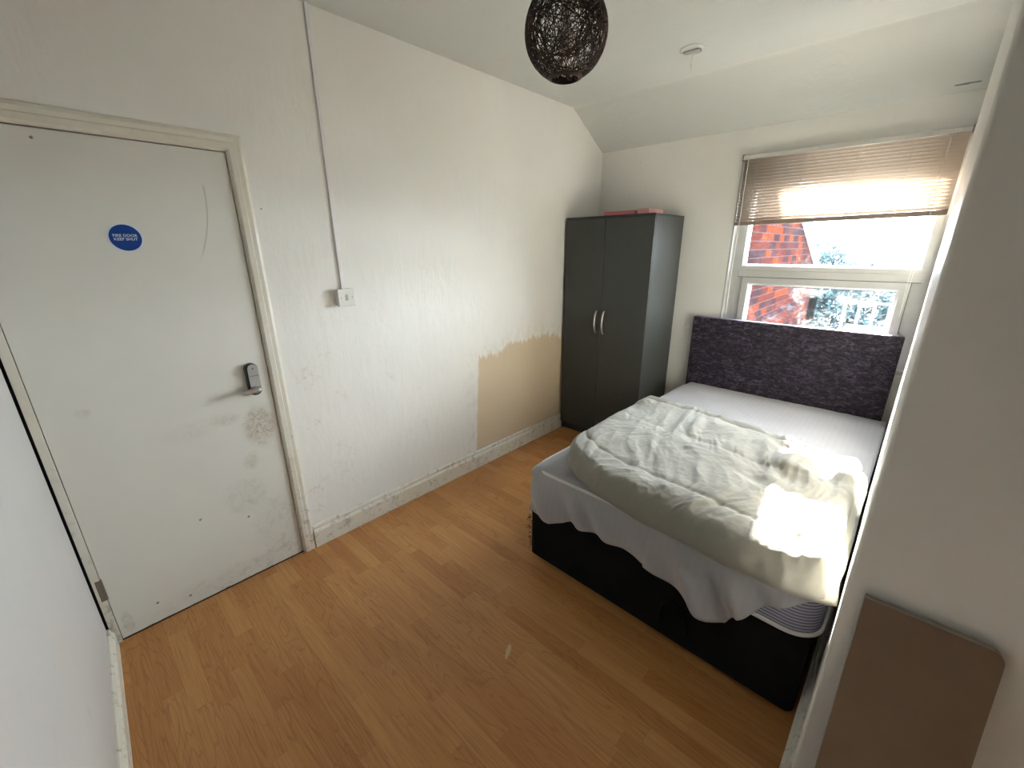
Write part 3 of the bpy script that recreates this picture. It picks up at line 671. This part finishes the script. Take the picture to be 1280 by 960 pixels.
# fitted sheet draped over the mattress, hanging at the foot
ZT = 0.556
hem = [(0.90, .30), (0.955, .315), (1.0, .305), (1.10, .298), (1.17, .325), (1.21, .35), (1.38, .357), (1.50, .360), (1.61, .345), (1.70, .318), (1.79, .292), (1.87, .287), (1.935, .278), (1.955, .31), (1.985, .36), (2.11, .475), (2.17, .53), (2.21, .548)]
def lerp_tab(tab, x):
    if x <= tab[0][0]: return tab[0][1]
    for (a, b), (c, d) in zip(tab, tab[1:]):
        if x <= c: return b + (d - b) * (x - a) / (c - a)
    return tab[-1][1]
def soft(a, r=0.035):                                     # arc-length -> (horizontal travel, drop) around an edge of radius r; a<0 hangs
    L0 = r * math.pi / 2
    if a >= 0: return a, 0.0
    if -a < L0: t = -a / r; return -r * math.sin(t), r * (1 - math.cos(t))
    return -r, r + (-a - L0)
def build_sheet():
    bm = bmesh.new(); r = 0.035
    nx, ny = 150, 130
    XL, YF = MX0 + r - .006, MY0 + r - .006
    As = [-0.27 + 0.27 * i / 22 for i in range(22)] + [(2.205 - XL) * i / (nx - 1) for i in range(nx)]
    nb = 26
    grid = []
    for a in As:
        col = []
        ax, ad = soft(a, r)
        xw = XL + max(a, ax)
        hz = lerp_tab(hem, max(xw, .955))
        Lb = (ZT - hz) - r + r * math.pi / 2
        Bs = [-Lb + Lb * k / nb for k in range(nb)] + [(3.705 - YF) * k / (ny - 1) for k in range(ny)]
        for b in Bs:
            by, bd = soft(b, r)
            lim = ZT - 0.352
            if ad > 0 and bd > 0:
                # rounded corner: horizontally on a circle, vertical drop from the larger
                d = min(max(ad, bd), 0.25 if ad > bd else 9); ang = math.atan2(-by, -ax) if (ax or by) else 0
                wa, wb = ad / (ad + bd), bd / (ad + bd)
                x = XL - r * math.sin(math.pi / 2 * wa) ; y = YF - r * math.sin(math.pi / 2 * wb)
                if max(ad, bd) < r: x = XL + ax; y = YF + by; d = math.hypot(ad, bd)
                z = ZT - min(d, lim if ad > bd else 9)
            else:
                x = XL + ax; y = YF + by; z = ZT - min(ad, lim) - bd
            drop = ZT - z
            p = Vector((x, y, z))
            # hanging folds
            if drop > 0.02:
                f = min(1, (drop - .02) / .12)
                if bd >= ad:
                    s = x * 1.0 - drop * .55
                    fold = 0.013 * math.sin(s * 34 + 2 * noise.noise(Vector((s * 4, 0, 3)))) + 0.018 * noise.noise(Vector((s * 11, drop * 2, 1)))
                    gath = 0.02 * math.exp(-((x - 1.0) / .12) ** 2)
                    p.y -= f * (0.019 + gath * f + fold * (1 + 1.2 * f * math.exp(-((x - 1.9) / .25) ** 2)))
                    if x > 1.6: p.y -= 0.012 * f
                else:
                    p.x -= f * (0.006 + 0.006 * math.sin(y * 30) + .006 * noise.noise(Vector((y * 7, drop * 2, 5))))
            else:
                q = Vector((x, y, 0))
                p.z += 0.0045 * noise.noise(q * 5) + 0.0025 * noise.noise(Vector((x * 20 + y * 5, y * 6, 2)))
                dome = math.sin(math.pi * min(1, max(0, (y - YF) / 1.9))) * math.sin(math.pi * min(1, max(0, (x - XL) / 1.2)))
                p.z += 0.012 * dome
            col.append(bm.verts.new(p))
        grid.append(col)
    for i in range(len(grid) - 1):
        for k in range(len(grid[0]) - 1): bm.faces.new((grid[i][k], grid[i + 1][k], grid[i + 1][k + 1], grid[i][k + 1]))
    return bm
sh = bed_obj('bed_sheet', build_sheet(), M['sheet'], smooth=True)
sm = sh.modifiers.new('s', 'SOLIDIFY'); sm.thickness = 0.002; sm.offset = 1
tag(sh, 'white sheet draped over the mattress, hanging unevenly at the foot', 'sheet')

# folded duvet: cross-section loops along x, rounded fold at the foot side
dv = thing('duvet', (1.6, 2.3, 0.57), 'thick cream quilted duvet folded across the foot half of the bed', 'duvet')
xL_far, xL_near, xR = 1.0, 1.065, 2.192
frontT = [(0.0, 2.02), (0.03, 1.90), (0.08, 1.81), (0.16, 1.745), (0.28, 1.69), (0.45, 1.66), (0.60, 1.655), (0.75, 1.64), (0.9, 1.645), (1.0, 1.665)]
farT = [(0.0, 2.86), (0.05, 2.90), (0.4, 2.89), (0.65, 2.80), (0.85, 2.76), (0.97, 2.74), (1.0, 2.70)]
def rid(p, s): n_ = noise.noise(p * s); return 1 - abs(n_) * 2
def build_duvet(z0, Tf, Tb, inset=0.0, xr=xR, front_shift=0.0, detail=1.0, NU=300, NV=230):
    bm = bmesh.new(); loops = []
    for i in range(NU + 1):
        u = i / NU
        yf = lerp_tab(frontT, u) + front_shift; yb = lerp_tab(farT, u) - inset
        eL = min(1, u / 0.075); eR = min(1, (1 - u) / 0.035)
        k = math.sqrt(max(0, 1 - (1 - eL) ** 2)) * math.sqrt(max(0, 1 - (1 - eR) ** 2)); k = max(k, 0.02)
        loop = []
        for j in range(NV):
            s = j / NV                                     # 0..0.62 top from far to front, then fold, then underside
            if s < 0.66:
                v = 1 - s / 0.66; top = True               # v: 1 far .. 0 front
            else:
                v = (s - 0.66) / 0.34; top = False
            # front fold roundness: superellipse in the first rf metres
            y = yf + (yb - yf) * (v ** 1.35)
            T = (Tf * (1 - v) + Tb * v) * k
            rf = 0.085; rb = 0.035
            a = min(1, (y - yf) / rf); b = min(1, max(0, (yb - y) / rb))
            half = T / 2 * math.sqrt(max(0, 1 - (1 - a) ** 2)) * math.sqrt(max(0, 1 - (1 - b) ** 2))
            xx = (xL_far * v + xL_near * (1 - v)); xx = xx + (xr - xx) * u
            zc = z0 + (Tf * (1 - v) + Tb * v) / 2
            # foot overhang sags where it passes the mattress edge
            over = max(0, (1.80 - y)) / 0.15
            sag = 0.028 * min(1.2, over) ** 1.5 * min(1, max(0, (u - .2) / .3))
            p = Vector((xx, y, zc + (half if top else -half) - sag))
            if top:
                w0 = 0.0
                # quilting seams parallel to the fold
                for vs, amp in ((0.165, 0.0055), (0.93, 0.008), (0.60, 0.003)):
                    vy = (y - yf) / (yb - yf) + 0.006 * noise.noise(Vector((xx * 3, vs, 0)))
                    w0 -= amp * math.exp(-((vy - vs) / 0.012) ** 2); w0 -= amp * .5 * math.exp(-((vy - vs) / 0.03) ** 2)
                    # puckers crossing the seam
                    w0 += 0.0065 * math.exp(-abs(vy - vs) / 0.10) * (abs(noise.noise(Vector((xx * 17 + 2.2 * noise.noise(Vector((xx * 3, vy * 5, 1))), vy * 4, vs * 7)))) * 2 - .55)
                q = Vector((xx, y, 0))
                warp = Vector((noise.noise(q * 3 + Vector((4, 0, 0))), noise.noise(q * 3 + Vector((0, 9, 0))), 0)) * 0.14
                qq = q + warp
                r1 = noise.noise(Vector((qq.x * 8 + qq.y * 2.2, qq.y * 2.6 - qq.x * 1.2, 3)))
                r2 = noise.noise(Vector((qq.x * 19 - qq.y * 6, qq.y * 7 + qq.x * 3, 8)))
                w0 += 0.011 * (0.5 - abs(r1)) + 0.0048 * (0.5 - abs(r2)) * 1.6
                w0 += 0.010 * noise.noise(q * 3.6)
                rm = noise.ridged_multi_fractal(Vector((qq.x * 5.5 + qq.y * 1.5, qq.y * 2.4 - qq.x * .8, 2.5)), 0.9, 2.1, 4, 0.9, 1.8)
                w0 += 0.0085 * (rm - 1.1) + 0.0012 * noise.noise(q * 45)
                # deep rumples on the right half
                g = math.exp(-((xx - 2.02) / .20) ** 2 - ((y - 2.45) / .27) ** 2)
                w0 += g * 0.05 * noise.noise(Vector((qq.x * 7 + qq.y * 5, qq.y * 8, 5)))
                g = math.exp(-((xx - 1.55) / .25) ** 2 - ((y - 2.55) / .2) ** 2)
                w0 += g * 0.024 * noise.noise(Vector((qq.x * 12, qq.y * 5, 7)))
                fade = min(1, a * 1.3) * min(1, b * 1.5 + .15) * min(1, k + .1)
                p.z += w0 * fade * detail
                if a < 1: p.y -= 0.010 * (1 - a) * (noise.noise(Vector((xx * 9, p.z * 12, 2))) + .7 * noise.noise(Vector((xx * 24, p.z * 6, 4))) - .5 * abs(noise.noise(Vector((xx * 15 + p.z * 6, p.z * 4, 9))))) 
            else:
                if a < 1: p.y -= 0.008 * (1 - a) * noise.noise(Vector((xx * 9, p.z * 12, 2)))
            p.x += (0.012 * noise.noise(Vector((y * 7, p.z * 8, 6)))) * (1 if u > .9 else 0) * ((u - .9) / .1 if u > .9 else 0)
            lowz = 0.5735 if y > 1.80 else 0.0
            if p.z < lowz: p.z = lowz
            loop.append(bm.verts.new(p))
        loops.append(loop)
    for i in range(NU):
        for j in range(NV): q = (j + 1) % NV; bm.faces.new((loops[i][j], loops[i][q], loops[i + 1][q], loops[i + 1][j]))
    bm.faces.new(loops[0][::-1]); bm.faces.new(loops[-1])
    return bm
dm = obj('folded_quilt', build_duvet(0.578, 0.135, 0.082), M['duvet'], dv, smooth=True)
du = lbl(obj('under_layer', build_duvet(0.570, 0.055, 0.045, inset=.015, xr=xR + .026, front_shift=.03, detail=.2, NU=90, NV=60), M['duvet_under'], dv, smooth=True), 'beige lower layer showing at the right edge')
# piping along the far and right edges
bm = bmesh.new(); pts = []
for i in range(120):
    u = 0.02 + 0.97 * i / 119; y = lerp_tab(farT, u); x = xL_far + (xR - xL_far) * u
    pts.append((x, y - .004 + .003 * noise.noise(Vector((x * 30, 0, 0))), 0.612 + 0.005 * noise.noise(Vector((x * 14, 3, 0)))))
tube(bm, pts, 0.006, 6); obj('edge_piping', bm, M['duvet'], dv, smooth=True)

# ---------------------------------------------------------------- board leaning on the end of the right wall
a = math.radians(17.6); Lb = 0.842; xw0, xw1 = 2.2585, 2.487
pw, th = 0.0, 0.028
bm = bmesh.new()
pts = [(xw0, 0.0)] + [(xw0, Lb)] + [(xw1 - .022 + .022 * math.sin(math.pi / 2 * k / 6), Lb - .022 + .022 * math.cos(math.pi / 2 * k / 6)) for k in range(7)] + [(xw1, 0.0)]
# board frame: local s along the board, n thickness towards the wall
topy = YC - 0.004; y0 = topy - Lb * math.sin(a) - th * math.cos(a); z0 = th * math.sin(a) + .001
Av, Bv = [], []
for (x, s) in pts:
    Av.append(bm.verts.new((x, y0 + s * math.sin(a), z0 + s * math.cos(a))))
    Bv.append(bm.verts.new((x, y0 + s * math.sin(a) + th * math.cos(a), z0 + s * math.cos(a) - th * math.sin(a))))
f1 = bm.faces.new(Av); f2 = bm.faces.new(Bv[::-1])
for i in range(len(pts)): k = (i + 1) % len(pts); f = bm.faces.new((Av[i], Bv[i], Bv[k], Av[k])); f.material_index = 1
tag(obj('leaning_board', bm, [M['brown'], M['brown_edge']]), 'plain brown board with rounded corner leaning on wall at right of frame', 'board')

# flake on the floor
bm = bmesh.new(); pts = [(math.cos(t) * 0.036, math.sin(t) * 0.009 * (1 + .3 * math.cos(t))) for t in [2 * math.pi * k / 16 for k in range(16)]]
ca, sa = math.cos(math.radians(118)), math.sin(math.radians(118))
prism([(1.263 + p[0] * ca - p[1] * sa, 1.273 + p[0] * sa + p[1] * ca) for p in pts], 'z', 0.0, 0.0015, bm)
tag(obj('paint_flake', bm, M['flake']), 'small pale leaf shaped flake lying on the wooden floor', 'flake')

# ---------------------------------------------------------------- outside
struct(obj('ground', box(-30, 40, 4.2, 70, -2.7, -2.6), M['ground']))
bb = thing('brick_building', (0.5, 6, -2.6), 'red brick wall of the neighbouring house seen through the window', 'building')
obj('brick_wall', prism([(3.97, -2.6), (8.3, -2.6), (8.3, 1.22), (8.25, 1.30), (3.97, 2.86)], 'x', -2.5, 1.05), M['brick'], bb)
bm = prism([(8.42, 1.16), (8.42, 1.24), (3.97, 2.92), (3.97, 2.86)], 'x', -2.6, 1.09)
obj('roof', bm, M['slate'], bb)
bm = bmesh.new(); tube(bm, [(1.10, 8.22, 1.15), (1.10, 8.22, -2.5)], 0.045, 12)
obj('drainpipe', bm, M['soil_metal'], bb, smooth=True)
fz = -0.15
bm = box(1.2, 9, 9.6, 13, -2.6, fz); eo = tag(obj('flat_roof_extension', bm, M['render_wall']), 'pale flat roofed extension beyond the brick house', 'building')
fn = thing('garden_fence', (4, 9.7, fz), 'pale picket railing beyond the brick house outside the window', 'fence')
bm = bmesh.new(); bx(bm, 1.3, 4.5, 9.70, 9.73, fz + .81, fz + .85); bx(bm, 1.3, 4.5, 9.70, 9.73, fz + .12, fz + .19)
obj('rail', bm, M['fence'], fn)
bm = bmesh.new()
for k in range(16): x = 1.35 + k * 0.2; bx(bm, x, x + .045, 9.68, 9.70, fz, fz + .84)
obj('pickets', bm, M['fence'], fn)
def tree(x, y, ztop, cr, n, seed, label):
    rnd = random.Random(seed)
    t = thing('garden_tree', (x, y, -2.6), label, 'tree', None)
    bm = bmesh.new(); tube(bm, [(x, y, -2.6), (x + .1, y, ztop - cr * 1.2), (x, y, ztop - cr * .4)], .14, 8, rf=lambda u: .16 * (1 - .7 * u))
    for k in range(9):
        a_ = rnd.uniform(0, 6.28); z = ztop - cr * rnd.uniform(.7, 1.4)
        tube(bm, [(x, y, z), (x + math.cos(a_) * cr * .7, y + math.sin(a_) * cr * .5, z + cr * rnd.uniform(.2, .6))], .04, 5, rf=lambda u: .05 * (1 - .7 * u))
    obj('trunk', bm, M['bark'], t)
    bm = bmesh.new()
    for k in range(n):
        d = Vector((rnd.gauss(0, 1), rnd.gauss(0, 1), rnd.gauss(0, 1))).normalized() * cr * rnd.uniform(.35, 1) ** .5
        if noise.noise(d * 1.6 + Vector((seed, 0, 0))) < -0.12: continue
        c = Vector((x, y, ztop - cr)) + Vector((d.x, d.y * .8, d.z * .95))
        u = Vector((rnd.gauss(0, 1), rnd.gauss(0, 1), rnd.gauss(0, 1))).normalized(); v = u.orthogonal().normalized(); s = rnd.uniform(.05, .11)
        vs = [bm.verts.new(c + q) for q in (u * s * 1.5, v * s * .7, -u * s * 1.3, -v * s * .7)]
        bm.faces.new(vs)
    obj('foliage', bm, M['leaf'], t)
tree(0.6, 19, 1.15, 1.8, 5000, 1, 'leafy tree beyond the brick wall, nearest the drainpipe')
tree(3.4, 16, 1.0, 1.5, 4500, 2, 'leafy tree seen in the middle of the lower window pane')
tree(-1.9, 27, 1.9, 2.2, 5000, 4, 'leafy tree rising beside the brick wall edge, furthest back')
